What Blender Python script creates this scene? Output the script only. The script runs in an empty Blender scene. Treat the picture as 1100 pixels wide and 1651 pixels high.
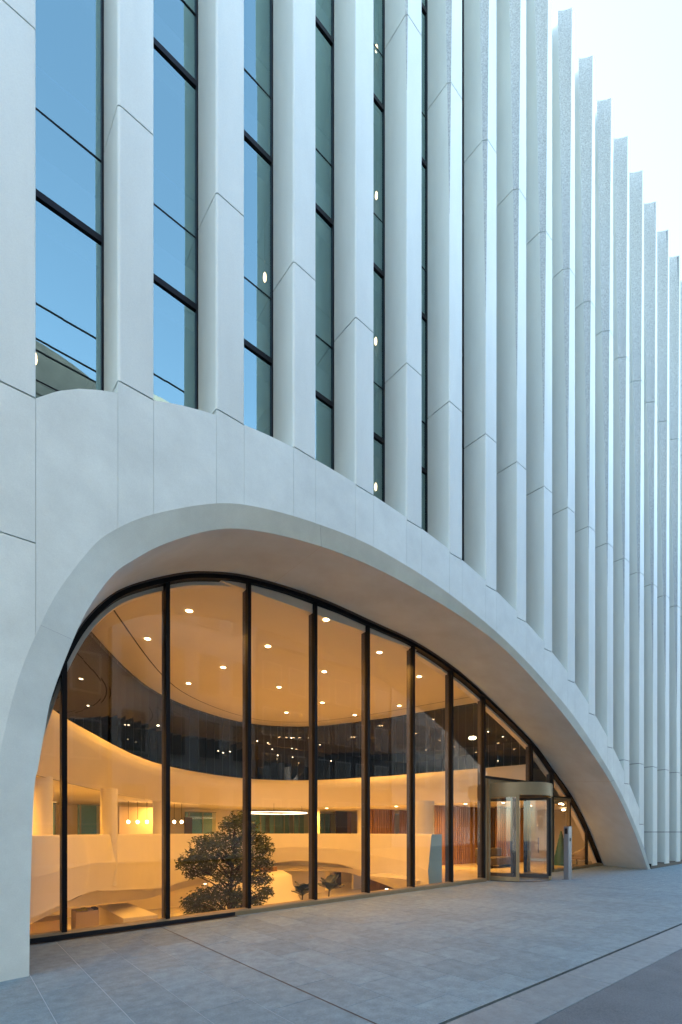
import bpy, bmesh, math, random
from mathutils import Vector, Matrix
R = math.radians
random.seed(7)
scene = bpy.context.scene
C = scene.collection

# ------------------------------------------------------------------ camera, sky, sun, exposure
D = 6.75                 # metres from the camera to the front plane of the fins
EYE = 1.736              # camera height above the paving at x = 0
SLOPE = 0.0151           # the pavement climbs to the right
YG = 1.315 * D           # lobby glazing plane
YW = 1.094 * D           # office window plane
FPX = 774.0              # focal length in pixels of the 1100 px wide photograph
ANG = math.atan2(950.0, FPX)
cam_d = bpy.data.cameras.new('camera')
cam = bpy.data.objects.new('camera', cam_d)
C.objects.link(cam)
cam_d.sensor_fit = 'HORIZONTAL'
cam_d.sensor_width = 24.0
cam_d.lens = FPX / 1100.0 * 24.0
cam_d.shift_y = (1342 - 825.5) / 1100.0
cam_d.clip_end = 2000
cam.location = (0, 0, EYE)
cam.rotation_euler = (R(90), 0, ANG - R(90))
scene.camera = cam
SA, CA = math.sin(ANG), math.cos(ANG)

SUN_EL, SUN_AZ = 28.0, 100.0      # azimuth measured from +X towards +Y
w = bpy.data.worlds.new('World')
scene.world = w
w.use_nodes = True
nt = w.node_tree
bg = nt.nodes['Background']
sky = nt.nodes.new('ShaderNodeTexSky')
sky.sky_type = 'NISHITA'
sky.sun_disc = False
sky.sun_elevation = R(SUN_EL)
sky.sun_rotation = R(90 - SUN_AZ)
sky.air_density = 1.0
sky.dust_density = 1.0
sky.ozone_density = 0.5
nt.links.new(sky.outputs[0], bg.inputs[0])
bg.inputs[1].default_value = 0.15
sun_d = bpy.data.lights.new('sun', 'SUN')
sun_d.energy = 0.5
sun_d.angle = R(30)
sun_d.color = (1.0, 0.93, 0.86)
sun = bpy.data.objects.new('sun', sun_d)
C.objects.link(sun)
sd = Vector((math.cos(R(SUN_EL)) * math.cos(R(SUN_AZ)), math.cos(R(SUN_EL)) * math.sin(R(SUN_AZ)), math.sin(R(SUN_EL))))
sun.rotation_euler = sd.to_track_quat('Z', 'Y').to_euler()
sun.location = (40, -10, 40)
scene.view_settings.view_transform = 'Standard'
scene.view_settings.look = 'None'
scene.view_settings.gamma = 1
scene.view_settings.exposure = 2.75
scene.cycles.max_bounces = 8
scene.cycles.diffuse_bounces = 4
scene.cycles.glossy_bounces = 4
scene.cycles.transparent_max_bounces = 16
scene.cycles.use_denoising = True
scene.cycles.sample_clamp_indirect = 6.0
scene.cycles.caustics_reflective = False
scene.cycles.caustics_refractive = False


def q_of(u):
    """x / y of the sight line through photo column u"""
    a = u - 550.0
    return (a * SA + FPX * CA) / (-a * CA + FPX * SA)


def t_of(u, v):
    """(z - eye) / y of the sight line through photo pixel u, v"""
    a = u - 550.0
    return (1342.0 - v) / (-a * CA + FPX * SA)


def px(u, v, Y):
    return Vector((q_of(u) * Y, Y, EYE + t_of(u, v) * Y))


def pz(u, v, zrel):
    Y = zrel / t_of(u, v)
    return Vector((q_of(u) * Y, Y, EYE + zrel))


def gz(x):
    return SLOPE * x


# ------------------------------------------------------------------ materials
def mat(name, col, rough=0.6, metal=0.0, var=0.0, vscale=3.0, bump=0.0, bscale=40.0, spec=0.5, streak=False, obj_var=0.0, grain=0.0, gscale=90.0):
    m = bpy.data.materials.new(name)
    m.use_nodes = True
    n = m.node_tree
    b = n.nodes['Principled BSDF']
    b.inputs['Base Color'].default_value = (*col, 1)
    b.inputs['Roughness'].default_value = rough
    b.inputs['Metallic'].default_value = metal
    b.inputs['Specular IOR Level'].default_value = spec
    L = n.links.new
    tc = n.nodes.new('ShaderNodeTexCoord')
    ge = n.nodes.new('ShaderNodeNewGeometry')
    if var > 0 or obj_var > 0:
        mp = n.nodes.new('ShaderNodeMapping')
        L(ge.outputs['Position'], mp.inputs[0])
        if streak:
            mp.inputs['Scale'].default_value = (1, 1, 0.22)
        no = n.nodes.new('ShaderNodeTexNoise')
        no.inputs['Scale'].default_value = vscale
        no.inputs['Detail'].default_value = 7
        no.inputs['Roughness'].default_value = 0.62
        L(mp.outputs[0], no.inputs['Vector'])
        mr = n.nodes.new('ShaderNodeMapRange')
        mr.inputs['From Min'].default_value = 0.25
        mr.inputs['From Max'].default_value = 0.75
        mr.inputs['To Min'].default_value = 1 - var
        mr.inputs['To Max'].default_value = 1 + var
        L(no.outputs['Fac'], mr.inputs['Value'])
        val = mr.outputs[0]
        if obj_var > 0:
            oi = n.nodes.new('ShaderNodeObjectInfo')
            m2 = n.nodes.new('ShaderNodeMapRange')
            m2.inputs['To Min'].default_value = 1 - obj_var
            m2.inputs['To Max'].default_value = 1 + obj_var
            L(oi.outputs['Random'], m2.inputs['Value'])
            mm = n.nodes.new('ShaderNodeMath')
            mm.operation = 'MULTIPLY'
            L(val, mm.inputs[0])
            L(m2.outputs[0], mm.inputs[1])
            val = mm.outputs[0]
        if grain > 0:
            ng = n.nodes.new('ShaderNodeTexNoise')
            ng.inputs['Scale'].default_value = gscale
            ng.inputs['Detail'].default_value = 3
            L(ge.outputs['Position'], ng.inputs['Vector'])
            m3 = n.nodes.new('ShaderNodeMapRange')
            m3.inputs['From Min'].default_value = 0.3
            m3.inputs['From Max'].default_value = 0.7
            m3.inputs['To Min'].default_value = 1 - grain
            m3.inputs['To Max'].default_value = 1 + grain
            L(ng.outputs['Fac'], m3.inputs['Value'])
            mg = n.nodes.new('ShaderNodeMath')
            mg.operation = 'MULTIPLY'
            L(val, mg.inputs[0])
            L(m3.outputs[0], mg.inputs[1])
            val = mg.outputs[0]
        vm = n.nodes.new('ShaderNodeVectorMath')
        vm.operation = 'SCALE'
        vm.inputs[0].default_value = col
        L(val, vm.inputs['Scale'])
        L(vm.outputs[0], b.inputs['Base Color'])
    if bump > 0:
        nb = n.nodes.new('ShaderNodeTexNoise')
        nb.inputs['Scale'].default_value = bscale
        nb.inputs['Detail'].default_value = 5
        L(ge.outputs['Position'], nb.inputs['Vector'])
        bp = n.nodes.new('ShaderNodeBump')
        bp.inputs['Strength'].default_value = bump
        bp.inputs['Distance'].default_value = 0.02
        L(nb.outputs['Fac'], bp.inputs['Height'])
        L(bp.outputs[0], b.inputs['Normal'])
    return m


def emis(name, col, strength):
    m = bpy.data.materials.new(name)
    m.use_nodes = True
    n = m.node_tree
    b = n.nodes['Principled BSDF']
    b.inputs['Base Color'].default_value = (*col, 1)
    b.inputs['Emission Color'].default_value = (*col, 1)
    b.inputs['Emission Strength'].default_value = strength
    return m


def glass(name, tint, base, gain, rough=0.0, wav=0.0, refl=(1, 1, 1)):
    m = bpy.data.materials.new(name)
    m.use_nodes = True
    n = m.node_tree
    L = n.links.new
    n.nodes.remove(n.nodes['Principled BSDF'])
    out = n.nodes['Material Output']
    tr = n.nodes.new('ShaderNodeBsdfTransparent')
    tr.inputs[0].default_value = (*tint, 1)
    gl = n.nodes.new('ShaderNodeBsdfGlossy')
    gl.inputs['Color'].default_value = (*refl, 1)
    gl.inputs['Roughness'].default_value = rough
    lw = n.nodes.new('ShaderNodeLayerWeight')
    lw.inputs['Blend'].default_value = 0.5
    fr = n.nodes.new('ShaderNodeMath')
    fr.operation = 'POWER'
    fr.inputs[1].default_value = 5.0
    L(lw.outputs['Facing'], fr.inputs[0])
    ma = n.nodes.new('ShaderNodeMath')
    ma.operation = 'MULTIPLY_ADD'
    ma.use_clamp = True
    ma.inputs[1].default_value = gain
    ma.inputs[2].default_value = base
    L(fr.outputs[0], ma.inputs[0])
    if wav > 0:
        ge = n.nodes.new('ShaderNodeNewGeometry')
        no = n.nodes.new('ShaderNodeTexNoise')
        no.inputs['Scale'].default_value = 0.9
        no.inputs['Detail'].default_value = 1
        L(ge.outputs['Position'], no.inputs['Vector'])
        bp = n.nodes.new('ShaderNodeBump')
        bp.inputs['Strength'].default_value = wav
        bp.inputs['Distance'].default_value = 0.02
        L(no.outputs['Fac'], bp.inputs['Height'])
        L(bp.outputs[0], gl.inputs['Normal'])
    mx = n.nodes.new('ShaderNodeMixShader')
    L(ma.outputs[0], mx.inputs[0])
    L(tr.outputs[0], mx.inputs[1])
    L(gl.outputs[0], mx.inputs[2])
    L(mx.outputs[0], out.inputs['Surface'])
    return m


def wood_mat(name, c1, c2, rough=0.4):
    m = bpy.data.materials.new(name)
    m.use_nodes = True
    n = m.node_tree
    L = n.links.new
    b = n.nodes['Principled BSDF']
    ge = n.nodes.new('ShaderNodeNewGeometry')
    mp = n.nodes.new('ShaderNodeMapping')
    mp.inputs['Scale'].default_value = (14, 14, 0.8)
    no = n.nodes.new('ShaderNodeTexNoise')
    no.inputs['Scale'].default_value = 1.0
    no.inputs['Detail'].default_value = 6
    cr = n.nodes.new('ShaderNodeValToRGB')
    cr.color_ramp.elements[0].position = 0.3
    cr.color_ramp.elements[1].position = 0.7
    cr.color_ramp.elements[0].color = (*c1, 1)
    cr.color_ramp.elements[1].color = (*c2, 1)
    L(ge.outputs['Position'], mp.inputs[0])
    L(mp.outputs[0], no.inputs['Vector'])
    L(no.outputs['Fac'], cr.inputs[0])
    L(cr.outputs[0], b.inputs['Base Color'])
    b.inputs['Roughness'].default_value = rough
    return m


M = {}
M['concrete'] = mat('white_cast_concrete', (0.675, 0.73, 0.66), 0.62, var=0.075, vscale=1.6, bump=0.07, bscale=60, streak=True, obj_var=0.03, grain=0.035)
M['surround'] = mat('white_cast_concrete_wall', (0.675, 0.73, 0.66), 0.6, var=0.10, vscale=1.8, bump=0.07, bscale=50, obj_var=0.022, grain=0.035)
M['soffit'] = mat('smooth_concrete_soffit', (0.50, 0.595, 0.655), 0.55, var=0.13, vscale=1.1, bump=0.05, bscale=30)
M['aggregate'] = mat('exposed_aggregate', (0.39, 0.42, 0.395), 0.9, var=0.42, vscale=26, bump=0.55, bscale=70)
M['joint'] = mat('joint_core', (0.10, 0.11, 0.115), 0.9)
M['joint_pale'] = mat('joint_filler', (0.36, 0.385, 0.39), 0.9)
M['black'] = mat('black_frame', (0.006, 0.006, 0.007), 0.45, spec=0.2)
M['bronze'] = mat('bronze_metal', (0.30, 0.225, 0.12), 0.5, metal=0.35, var=0.06, vscale=6)
M['bronze_dark'] = mat('dark_bronze', (0.06, 0.05, 0.043), 0.55, metal=0.0)
M['plaster'] = mat('lobby_plaster', (0.77, 0.72, 0.62), 0.7, var=0.03, vscale=0.8)
M['plaster_floor'] = mat('lobby_floor', (0.62, 0.58, 0.52), 0.25, var=0.06, vscale=1.2)
M['darkroom'] = mat('dark_room', (0.10, 0.115, 0.10), 0.7)
M['office'] = mat('office_interior', (0.16, 0.165, 0.17), 0.7)
M['office_floor'] = mat('office_floor', (0.12, 0.12, 0.12), 0.6)
M['slat_dark'] = mat('dark_panel', (0.03, 0.022, 0.02), 0.5)
M['wood'] = wood_mat('warm_wood', (0.19, 0.10, 0.042), (0.36, 0.205, 0.09))
M['steel'] = mat('brushed_steel', (0.24, 0.25, 0.27), 0.4, metal=0.5)
M['paver'] = mat('granite_paver', (0.195, 0.264, 0.272), 0.65, var=0.24, vscale=7.0, bump=0.35, bscale=140, obj_var=0.09, grain=0.16, gscale=70)
M['grout'] = mat('pale_grout', (0.50, 0.55, 0.56), 0.9)
M['kerb'] = mat('honed_kerb_stone', (0.215, 0.25, 0.245), 0.5, var=0.2, vscale=9, bump=0.15, bscale=60, obj_var=0.06, grain=0.08)
M['road'] = mat('road_paving', (0.115, 0.13, 0.13), 0.7, var=0.2, vscale=2.2, bump=0.35, bscale=90, grain=0.2, gscale=60)
M['slot'] = mat('drain_slot', (0.012, 0.013, 0.015), 0.5)
M['leaf'] = mat('dark_leaf', (0.05, 0.068, 0.022), 0.55, var=0.4, vscale=5)
M['leaf_big'] = mat('rubber_leaf', (0.02, 0.03, 0.018), 0.4)
M['bark'] = mat('bark', (0.05, 0.035, 0.022), 0.9)
M['glass_up'] = glass('office_glass', (0.42, 0.50, 0.53), 0.355, 0.6, refl=(0.66, 0.96, 0.90), wav=0.02)
M['glass_lobby'] = glass('lobby_glass', (0.92, 0.91, 0.89), 0.065, 0.8, wav=0.05)
M['glass_dark'] = glass('dark_inner_glass', (0.26, 0.29, 0.29), 0.06, 0.8)
M['glass_teal'] = glass('teal_inner_glass', (0.62, 0.76, 0.80), 0.06, 0.5)
M['glass_rail'] = glass('rail_glass', (0.78, 0.85, 0.85), 0.08, 0.8)
M['lamp'] = emis('lamp_warm', (1.0, 0.70, 0.38), 4)
M['lamp_small'] = emis('lamp_small', (1.0, 0.74, 0.45), 3)
M['lamp_ring'] = emis('lamp_ring', (1.0, 0.78, 0.50), 1.2)
M['lamp_office'] = emis('lamp_office', (1.0, 0.62, 0.30), 2.2)
M['old_stone'] = mat('old_stone', (0.15, 0.145, 0.14), 0.85, var=0.25, vscale=1.5)
M['old_pale'] = mat('pale_render', (0.55, 0.52, 0.46), 0.85, var=0.15, vscale=0.7)
M['old_glass'] = mat('far_window_glass', (0.19, 0.175, 0.15), 0.3)
M['red'] = mat('terracotta', (0.20, 0.07, 0.045), 0.85)
M['teal'] = mat('teal_paint', (0.012, 0.085, 0.10), 0.5)
M['teal_room'] = mat('teal_room', (0.15, 0.30, 0.40), 0.5)
M['end_panel'] = mat('pale_green_panel', (0.27, 0.38, 0.36), 0.4)
M['yellow'] = mat('lime_paper', (0.55, 0.50, 0.05), 0.6)
M['cream'] = mat('cream_fabric', (0.55, 0.45, 0.34), 0.9)
M['greyfab'] = mat('grey_fabric', (0.09, 0.075, 0.075), 0.9)


# ------------------------------------------------------------------ helpers
def link(o, parent=None, m=None):
    C.objects.link(o)
    if parent is not None:
        o.parent = parent
    return o


def mesh(name, vs, fs, m=None, parent=None, smooth=False, mats=None, fm=None):
    me = bpy.data.meshes.new(name)
    me.from_pydata([tuple(v) for v in vs], [], fs)
    if mats:
        for k in mats:
            me.materials.append(M[k])
        for p, i in zip(me.polygons, fm):
            p.material_index = i
    elif m:
        me.materials.append(M[m])
    if smooth is True:
        for p in me.polygons:
            p.use_smooth = True
    elif smooth:
        for p, s in zip(me.polygons, smooth):
            p.use_smooth = s
        flag = {}
        for p, s in zip(me.polygons, smooth):
            for ek in p.edge_keys:
                flag[ek] = flag.get(ek, True) and s
        for e in me.edges:
            e.use_edge_sharp = not flag[tuple(sorted(e.vertices))]
    me.update()
    return link(bpy.data.objects.new(name, me), parent)


def fixn(o):
    bm = bmesh.new()
    bm.from_mesh(o.data)
    bmesh.ops.recalc_face_normals(bm, faces=bm.faces)
    bm.to_mesh(o.data)
    bm.free()
    return o


BOXF = [(0, 3, 2, 1), (4, 5, 6, 7), (0, 1, 5, 4), (1, 2, 6, 5), (2, 3, 7, 6), (3, 0, 4, 7)]


def boxv(a, b):
    (x0, y0, z0), (x1, y1, z1) = a, b
    return [(x0, y0, z0), (x1, y0, z0), (x1, y1, z0), (x0, y1, z0), (x0, y0, z1), (x1, y0, z1), (x1, y1, z1), (x0, y1, z1)]


def box(name, a, b, m, parent=None, bev=0.0):
    o = mesh(name, boxv(a, b), BOXF, m, parent)
    if bev:
        md = o.modifiers.new('bevel', 'BEVEL')
        md.width = bev
        md.segments = 2
    return o


def tag(o, label, cat, group=None):
    o['label'] = label
    o['category'] = cat
    if group:
        o['group'] = group
    return o


def struct(o):
    o['kind'] = 'structure'
    return o


def empty(name, loc=(0, 0, 0), parent=None):
    o = bpy.data.objects.new(name, None)
    o.empty_display_size = 0.2
    o.location = loc
    return link(o, parent)


def catmull(P, n=8):
    """smooth open curve through the points of P"""
    P = [Vector(p) for p in P]
    Q = [2 * P[0] - P[1]] + P + [2 * P[-1] - P[-2]]
    out = []
    for i in range(1, len(Q) - 2):
        p0, p1, p2, p3 = Q[i - 1], Q[i], Q[i + 1], Q[i + 2]
        for k in range(n):
            t = k / n
            out.append(0.5 * ((2 * p1) + (p2 - p0) * t + (2 * p0 - 5 * p1 + 4 * p2 - p3) * t * t + (3 * p1 - p0 - 3 * p2 + p3) * t ** 3))
    out.append(P[-1])
    return out


def interp(xs, ys, x):
    if x <= xs[0]:
        return ys[0]
    for i in range(1, len(xs)):
        if x <= xs[i]:
            t = (x - xs[i - 1]) / max(1e-9, xs[i] - xs[i - 1])
            return ys[i - 1] + t * (ys[i] - ys[i - 1])
    return ys[-1]


def prism_xz(name, poly, y0, y1, m, parent=None):
    """polygon in x, z pushed from y0 to y1"""
    n = len(poly)
    vs = [(x, y0, z) for x, z in poly] + [(x, y1, z) for x, z in poly]
    fs = [tuple(range(n)), tuple(range(2 * n - 1, n - 1, -1))]
    fs += [(i, i + n, (i + 1) % n + n, (i + 1) % n) for i in range(n)]
    return fixn(mesh(name, vs, fs, m, parent))


def loft(name, rows, m, parent=None, smooth=True, thick=0.0, close=False):
    n = len(rows[0])
    vs = [p for r in rows for p in r]
    fs = []
    for i in range(len(rows) - 1):
        for j in range(n - 1 + (1 if close else 0)):
            a, b = i * n + j, i * n + (j + 1) % n
            fs.append((a, b, b + n, a + n))
    o = mesh(name, vs, fs, m, parent, smooth)
    if thick:
        md = o.modifiers.new('thickness', 'SOLIDIFY')
        md.thickness = thick
        md.offset = 0
    return o


def lathe(name, prof, m, parent=None, loc=(0, 0, 0), n=24, smooth=True):
    vs, fs = [], []
    for r, z in prof:
        for k in range(n):
            a = 2 * math.pi * k / n
            vs.append((loc[0] + r * math.cos(a), loc[1] + r * math.sin(a), loc[2] + z))
    for i in range(len(prof) - 1):
        for k in range(n):
            fs.append((i * n + k, i * n + (k + 1) % n, (i + 1) * n + (k + 1) % n, (i + 1) * n + k))
    fs.append(tuple(range(n - 1, -1, -1)))
    b = (len(prof) - 1) * n
    fs.append(tuple(range(b, b + n)))
    sm = [smooth] * (len(fs) - 2) + [False, False]
    o = mesh(name, vs, fs, m, parent, sm)
    o.data.set_sharp_from_angle(angle=R(32))
    return o


def tube_verts(pts, rad, n=6):
    vs, fs = [], []
    for i, p in enumerate(pts):
        p = Vector(p)
        d = (Vector(pts[min(i + 1, len(pts) - 1)]) - Vector(pts[max(i - 1, 0)])).normalized()
        a = d.orthogonal().normalized()
        b = d.cross(a)
        r = rad[i] if isinstance(rad, (list, tuple)) else rad
        for k in range(n):
            t = 2 * math.pi * k / n
            vs.append(p + a * (r * math.cos(t)) + b * (r * math.sin(t)))
    for i in range(len(pts) - 1):
        for k in range(n):
            fs.append((i * n + k, i * n + (k + 1) % n, (i + 1) * n + (k + 1) % n, (i + 1) * n + k))
    fs.append(tuple(range(n - 1, -1, -1)))
    fs.append(tuple(range((len(pts) - 1) * n, len(pts) * n)))
    return vs, fs


def tube(name, pts, rad, m, parent=None, n=6):
    vs, fs = tube_verts(pts, rad, n)
    return mesh(name, vs, fs, m, parent, True)


# ------------------------------------------------------------------ pavement, kerb strip, road
rotg = (0, -math.atan(SLOPE), 0)


def sheet(name, x0, x1, y0, y1, dz, m):
    return struct(mesh(name, [(x0, y0, gz(x0) + dz), (x1, y0, gz(x1) + dz), (x1, y1, gz(x1) + dz), (x0, y1, gz(x0) + dz)], [(0, 1, 2, 3)], m))


SLOT_Y = 0.402 * D
KERB_Y = 0.325 * D
ground = sheet('ground', -400, 500, -400, -9.2, -0.40, 'road')
pavement = sheet('pavement', -14, 60, SLOT_Y + 0.028, 8.9, -0.003, 'grout')
road = sheet('road', -60, 120, -9.2, KERB_Y, -0.012, 'road')
slot = sheet('drainage_slot', -14, 60, KERB_Y - 0.02, SLOT_Y + 0.04, -0.05, 'slot')
PW, PL = 0.08 * D, 0.82
slab_me = bpy.data.meshes.new('paving_slab')
bm = bmesh.new()
bmesh.ops.create_cube(bm, size=1.0)
bmesh.ops.scale(bm, vec=(PW - 0.006, PL - 0.006, 0.04), verts=bm.verts)
bmesh.ops.translate(bm, vec=(0, 0, -0.02), verts=bm.verts)
bmesh.ops.bevel(bm, geom=[e for e in bm.edges if min(v.co.z for v in e.verts) > -0.001], offset=0.0012, segments=1, affect='EDGES')
bm.to_mesh(slab_me)
bm.free()
slab_me.materials.append(M['paver'])
XJ = 0.432 * D
far_v, far_f = [], []
ncol = 0
for k in range(-8, 90):
    x = XJ + (k + 0.5) * PW + (0.008 if k >= 0 else -0.008)
    off = (k % 2) * PL * 0.5
    y = SLOT_Y + 0.03 - off
    while y < 8.75:
        y0, y1 = max(y, SLOT_Y + 0.03), min(y + PL, 8.78)
        if y1 - y0 > 0.1:
            yc, ly = (y0 + y1) / 2, y1 - y0
            if x < 14.5:
                o = bpy.data.objects.new('paving_slab', slab_me)
                o.location = (x, yc, gz(x) + random.uniform(-0.0006, 0.0006))
                o.scale = (1, (ly - 0.006) / (PL - 0.006), 1)
                o.rotation_euler = rotg
                link(o, pavement)
            elif x < 45:
                b = len(far_v)
                hx = PW / 2 - 0.003
                for (sx, sy) in ((-hx, -ly / 2 + .003), (hx, -ly / 2 + .003), (hx, ly / 2 - .003), (-hx, ly / 2 - .003)):
                    far_v.append((x + sx, yc + sy, gz(x + sx)))
                far_f.append((b, b + 1, b + 2, b + 3))
        y += PL
o = mesh('far_paving_slab', far_v, far_f, 'paver', pavement)
o['kind'] = 'stuff'
# dark expansion joint
mesh('expansion_joint', [(XJ - 0.009, SLOT_Y + .02, gz(XJ) - 0.001), (XJ + 0.009, SLOT_Y + .02, gz(XJ) - 0.001), (XJ + 0.009, 8.75, gz(XJ) - 0.001), (XJ - 0.009, 8.75, gz(XJ) - 0.001)], [(0, 1, 2, 3)], 'slot', pavement)
# kerb strip of long honed stones
kerb = empty('kerb_strip')
struct(kerb)
kme = bpy.data.meshes.new('kerb_stone')
bm = bmesh.new()
bmesh.ops.create_cube(bm, size=1.0)
bmesh.ops.scale(bm, vec=(1.19, SLOT_Y - KERB_Y - 0.01, 0.10), verts=bm.verts)
bmesh.ops.translate(bm, vec=(0, 0, -0.05), verts=bm.verts)
bmesh.ops.bevel(bm, geom=[e for e in bm.edges if min(v.co.z for v in e.verts) > -0.001], offset=0.004, segments=1, affect='EDGES')
bm.to_mesh(kme)
bm.free()
kme.materials.append(M['kerb'])
for k in range(-4, 30):
    o = bpy.data.objects.new('kerb_stone', kme)
    x = 0.2 + k * 1.197
    o.location = (x, (SLOT_Y + KERB_Y) / 2 - 0.008, gz(x) - 0.002)
    o.rotation_euler = rotg
    link(o, kerb)

# ------------------------------------------------------------------ the office building
B = empty('office_building')
tag(B, 'white concrete office building with tall fins and a wide arched lobby entrance', 'building')
PITCH, FW = 0.2044 * D, 0.0682 * D
X0 = 0.2538 * D
DEP = YW - D                       # depth of a fin in front of the window plane


def fx(i):
    return X0 + PITCH * i


K = D / 0.6313
SEAMS = [EYE + K * r for r in (0.237, 0.897, 1.565)]
TOP = EYE + K * 2.302
ARCH_R = {-1: .485, 0: .5564, 1: .5936, 2: .606, 3: .605, 4: .597, 5: .5818, 6: .5556, 7: .520, 8: .476, 9: .420, 10: .349, 11: .265, 12: .160, 13: .0276}
ARCH_Z = {i: EYE + K * r for i, r in ARCH_R.items()}
tx = [-3.0, -1.6, -0.6] + [fx(i) + FW for i in range(-1, 14)] + [3.11 * D]
tz = [0.6, 2.6, 4.6] + [ARCH_Z[i] for i in range(-1, 14)] + [gz(3.1 * D)]
tops = catmull([(a, 0, b) for a, b in zip(tx, tz)], 6)
TX, TZ = [p.x for p in tops], [p.z for p in tops]


def arch_top(x):
    return interp(TX, TZ, x)


TIP_R = {4: 1.418, 5: 1.287, 6: 1.169, 7: 1.069, 8: .983, 9: .92, 10: .83, 11: .76, 12: .68, 13: .625, 14: .57, 15: .53, 16: .49, 17: .46}


def tip_z(i):
    if i < 4:
        r = 1.418 + 0.135 * (4 - i)
    elif i > 17:
        r = 0.46 - 0.02 * (i - 17)
    else:
        r = TIP_R[i]
    return EYE + K * r


RATE = 0.018


def fin_ring(i, z, top_side=True):
    x = fx(i)
    tp = tip_z(i)
    lean = -0.052
    back = DEP + 0.10
    pts = [(FW, back), (FW, 0.010), (FW - 0.010, 0)]
    if z > tp + 1e-4 or (abs(z - tp) < 1e-3 and top_side):
        c = 0.004 + RATE * (z - tp)
        pr, pl = Vector((c * 0.95, 0)), Vector((lean * c * 1.1, c * 1.1))
        for k in range(5):
            t = k / 4
            p = pr.lerp(pl, t) + Vector((0.75, 0.65)) * (0.28 * c * t * (1 - t))
            pts.append((p.x, p.y))
    else:
        r = min(0.04, 0.004 + 0.0045 * (tp - z))
        for k in range(5):
            a = math.pi / 2 * k / 4
            pts.append((r - r * math.sin(a) + lean * r * (k / 4), r - r * math.cos(a)))
    pts.append((lean * back, back))
    return [(x + a, D + b, z) for a, b in pts]


def fin_panel(i, z0, z1, parent):
    tp = tip_z(i)
    zs = [z0]
    zr = tp - 0.036 / 0.0045
    for c in sorted([zr, tp]):
        if z0 + 0.05 < c < z1 - 0.05:
            zs.append(c)
    zs.append(z1)
    rings = [fin_ring(i, z, z >= tp - 1e-4 and k == 0) for k, z in enumerate(zs)]
    n = len(rings[0])
    vs = [p for r in rings for p in r]
    fs, fm, sm = [], [], []
    for a in range(len(rings) - 1):
        rough = zs[a] >= tp - 1e-3
        for j in range(n):
            b = (j + 1) % n
            fs.append((a * n + j, a * n + b, (a + 1) * n + b, (a + 1) * n + j))
            mid = 3 <= j <= 6
            fm.append(1 if (rough and mid) else 0)
            sm.append(mid)
    fs.append(tuple(range(n)))
    fs.append(tuple(range((len(rings) - 1) * n + n - 1, (len(rings) - 1) * n - 1, -1)))
    fm += [0, 0]
    sm += [False, False]
    o = mesh('panel', vs, fs, None, parent, sm, ['concrete', 'aggregate'], fm)
    return fixn(o)


JG = 0.011      # half a joint
FINS = range(-7, 24)
for i in FINS:
    x = fx(i)
    if i in ARCH_Z:
        zb = ARCH_Z[i]
        zlow = arch_top(x) - 0.12
    else:
        zb = gz(x) + 0.13
        zlow = zb
    # dark core seen only in the open joints
    core = box('fin', (x + 0.29, D + 0.03, zb), (x + FW - 0.02, D + DEP + 0.05, TOP - 0.05), 'joint', B)
    lv = [zb]
    if not (i in ARCH_Z) and zb < EYE - 0.1 and i > 0:
        lv.append(EYE + 0.01)
    lv += [s for s in SEAMS if s > zb + 0.4] + [TOP]
    for a in range(len(lv) - 1):
        fin_panel(i, lv[a] + (JG if a or i in ARCH_Z else 0), lv[a + 1] - (JG if a < len(lv) - 2 else 0), core)
    for zj_ in lv[:-1]:
        if zj_ == lv[0] and i not in ARCH_Z:
            continue
        rg = fin_ring(i, zj_)
        cx_, cy_ = x + FW * 0.5, D + DEP * 0.5
        ins = []
        for a, b, c in rg:
            ins.append((a + (0.022 if a < cx_ else -0.022), b + (0.022 if b < cy_ else 0.0)))
        n_ = len(ins)
        vs = [(a, b, zj_ - JG - 0.004) for a, b in ins] + [(a, b, zj_ + JG + 0.004) for a, b in ins]
        fixn(mesh('joint_seal', vs, [(k, (k + 1) % n_, (k + 1) % n_ + n_, k + n_) for k in range(n_)], 'joint', core))
    if i in ARCH_Z and zlow < zb - 0.05:
        # the foot of the fin behind the arched wall
        vs = [(x - 0.052 * 0.15, D + 0.15, zlow), (x + FW, D + 0.15, zlow), (x + FW, D + DEP + .1, zlow), (x - 0.052 * (DEP + .1), D + DEP + .1, zlow)]
        vs += [(a, b, zb - JG) for a, b, c in vs]
        mesh('foot', vs, BOXF, 'concrete', core)

box('plinth', (20.95, D + 0.05, gz(21) - 0.05), (fx(23), D + 0.3, gz(21) + 0.20), 'black', B)
# ---- arched wall: outer edge, inner edge of the chamfer band, glazing outline
PAIRS = [  # (outer pixel, inner pixel, depth of the inner edge behind the front plane / D)
    ((11, 1165), (62, 1235), .022), ((27, 1104), (72, 1180), .024), ((43.6, 1056), (84, 1122), .026), ((65.5, 1008), (118, 1032), .028),
    ((93, 954.5), (145.5, 976), .03), ((145.5, 885.5), (182, 927), .032), ((182, 856), (215, 903), .034), ((247, 829), (270, 875), .035),
    ((349, 811.6), (350, 853.5), .035), ((423, 819), (423, 857), .034), ((516.5, 846), (518, 881), .032), ((604.5, 882.7), (604, 915), .03),
    ((700, 940), (690, 961), .026), ((772.7, 995), (760, 1005), .022), ((827, 1043.6), (815, 1048), .018), ((882, 1102), (872, 1108), .016),
    ((936, 1169), (928, 1177), .014), ((991, 1258), (984, 1260), .012), ((1027, 1336), (1020.5, 1335), .010), ((1050, 1405), (1045.5, 1404), .010)]
outer = [Vector((.020 * D, D, -0.05)), Vector((.036 * D, D, EYE - .13 * D)), Vector((.058 * D, D, EYE + .08 * D))]
inner = [Vector((.1090 * D, 1.010 * D, -0.05)), Vector((.1105 * D, 1.011 * D, EYE - .13 * D)), px(54.5, 1283, 1.012 * D)]
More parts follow.
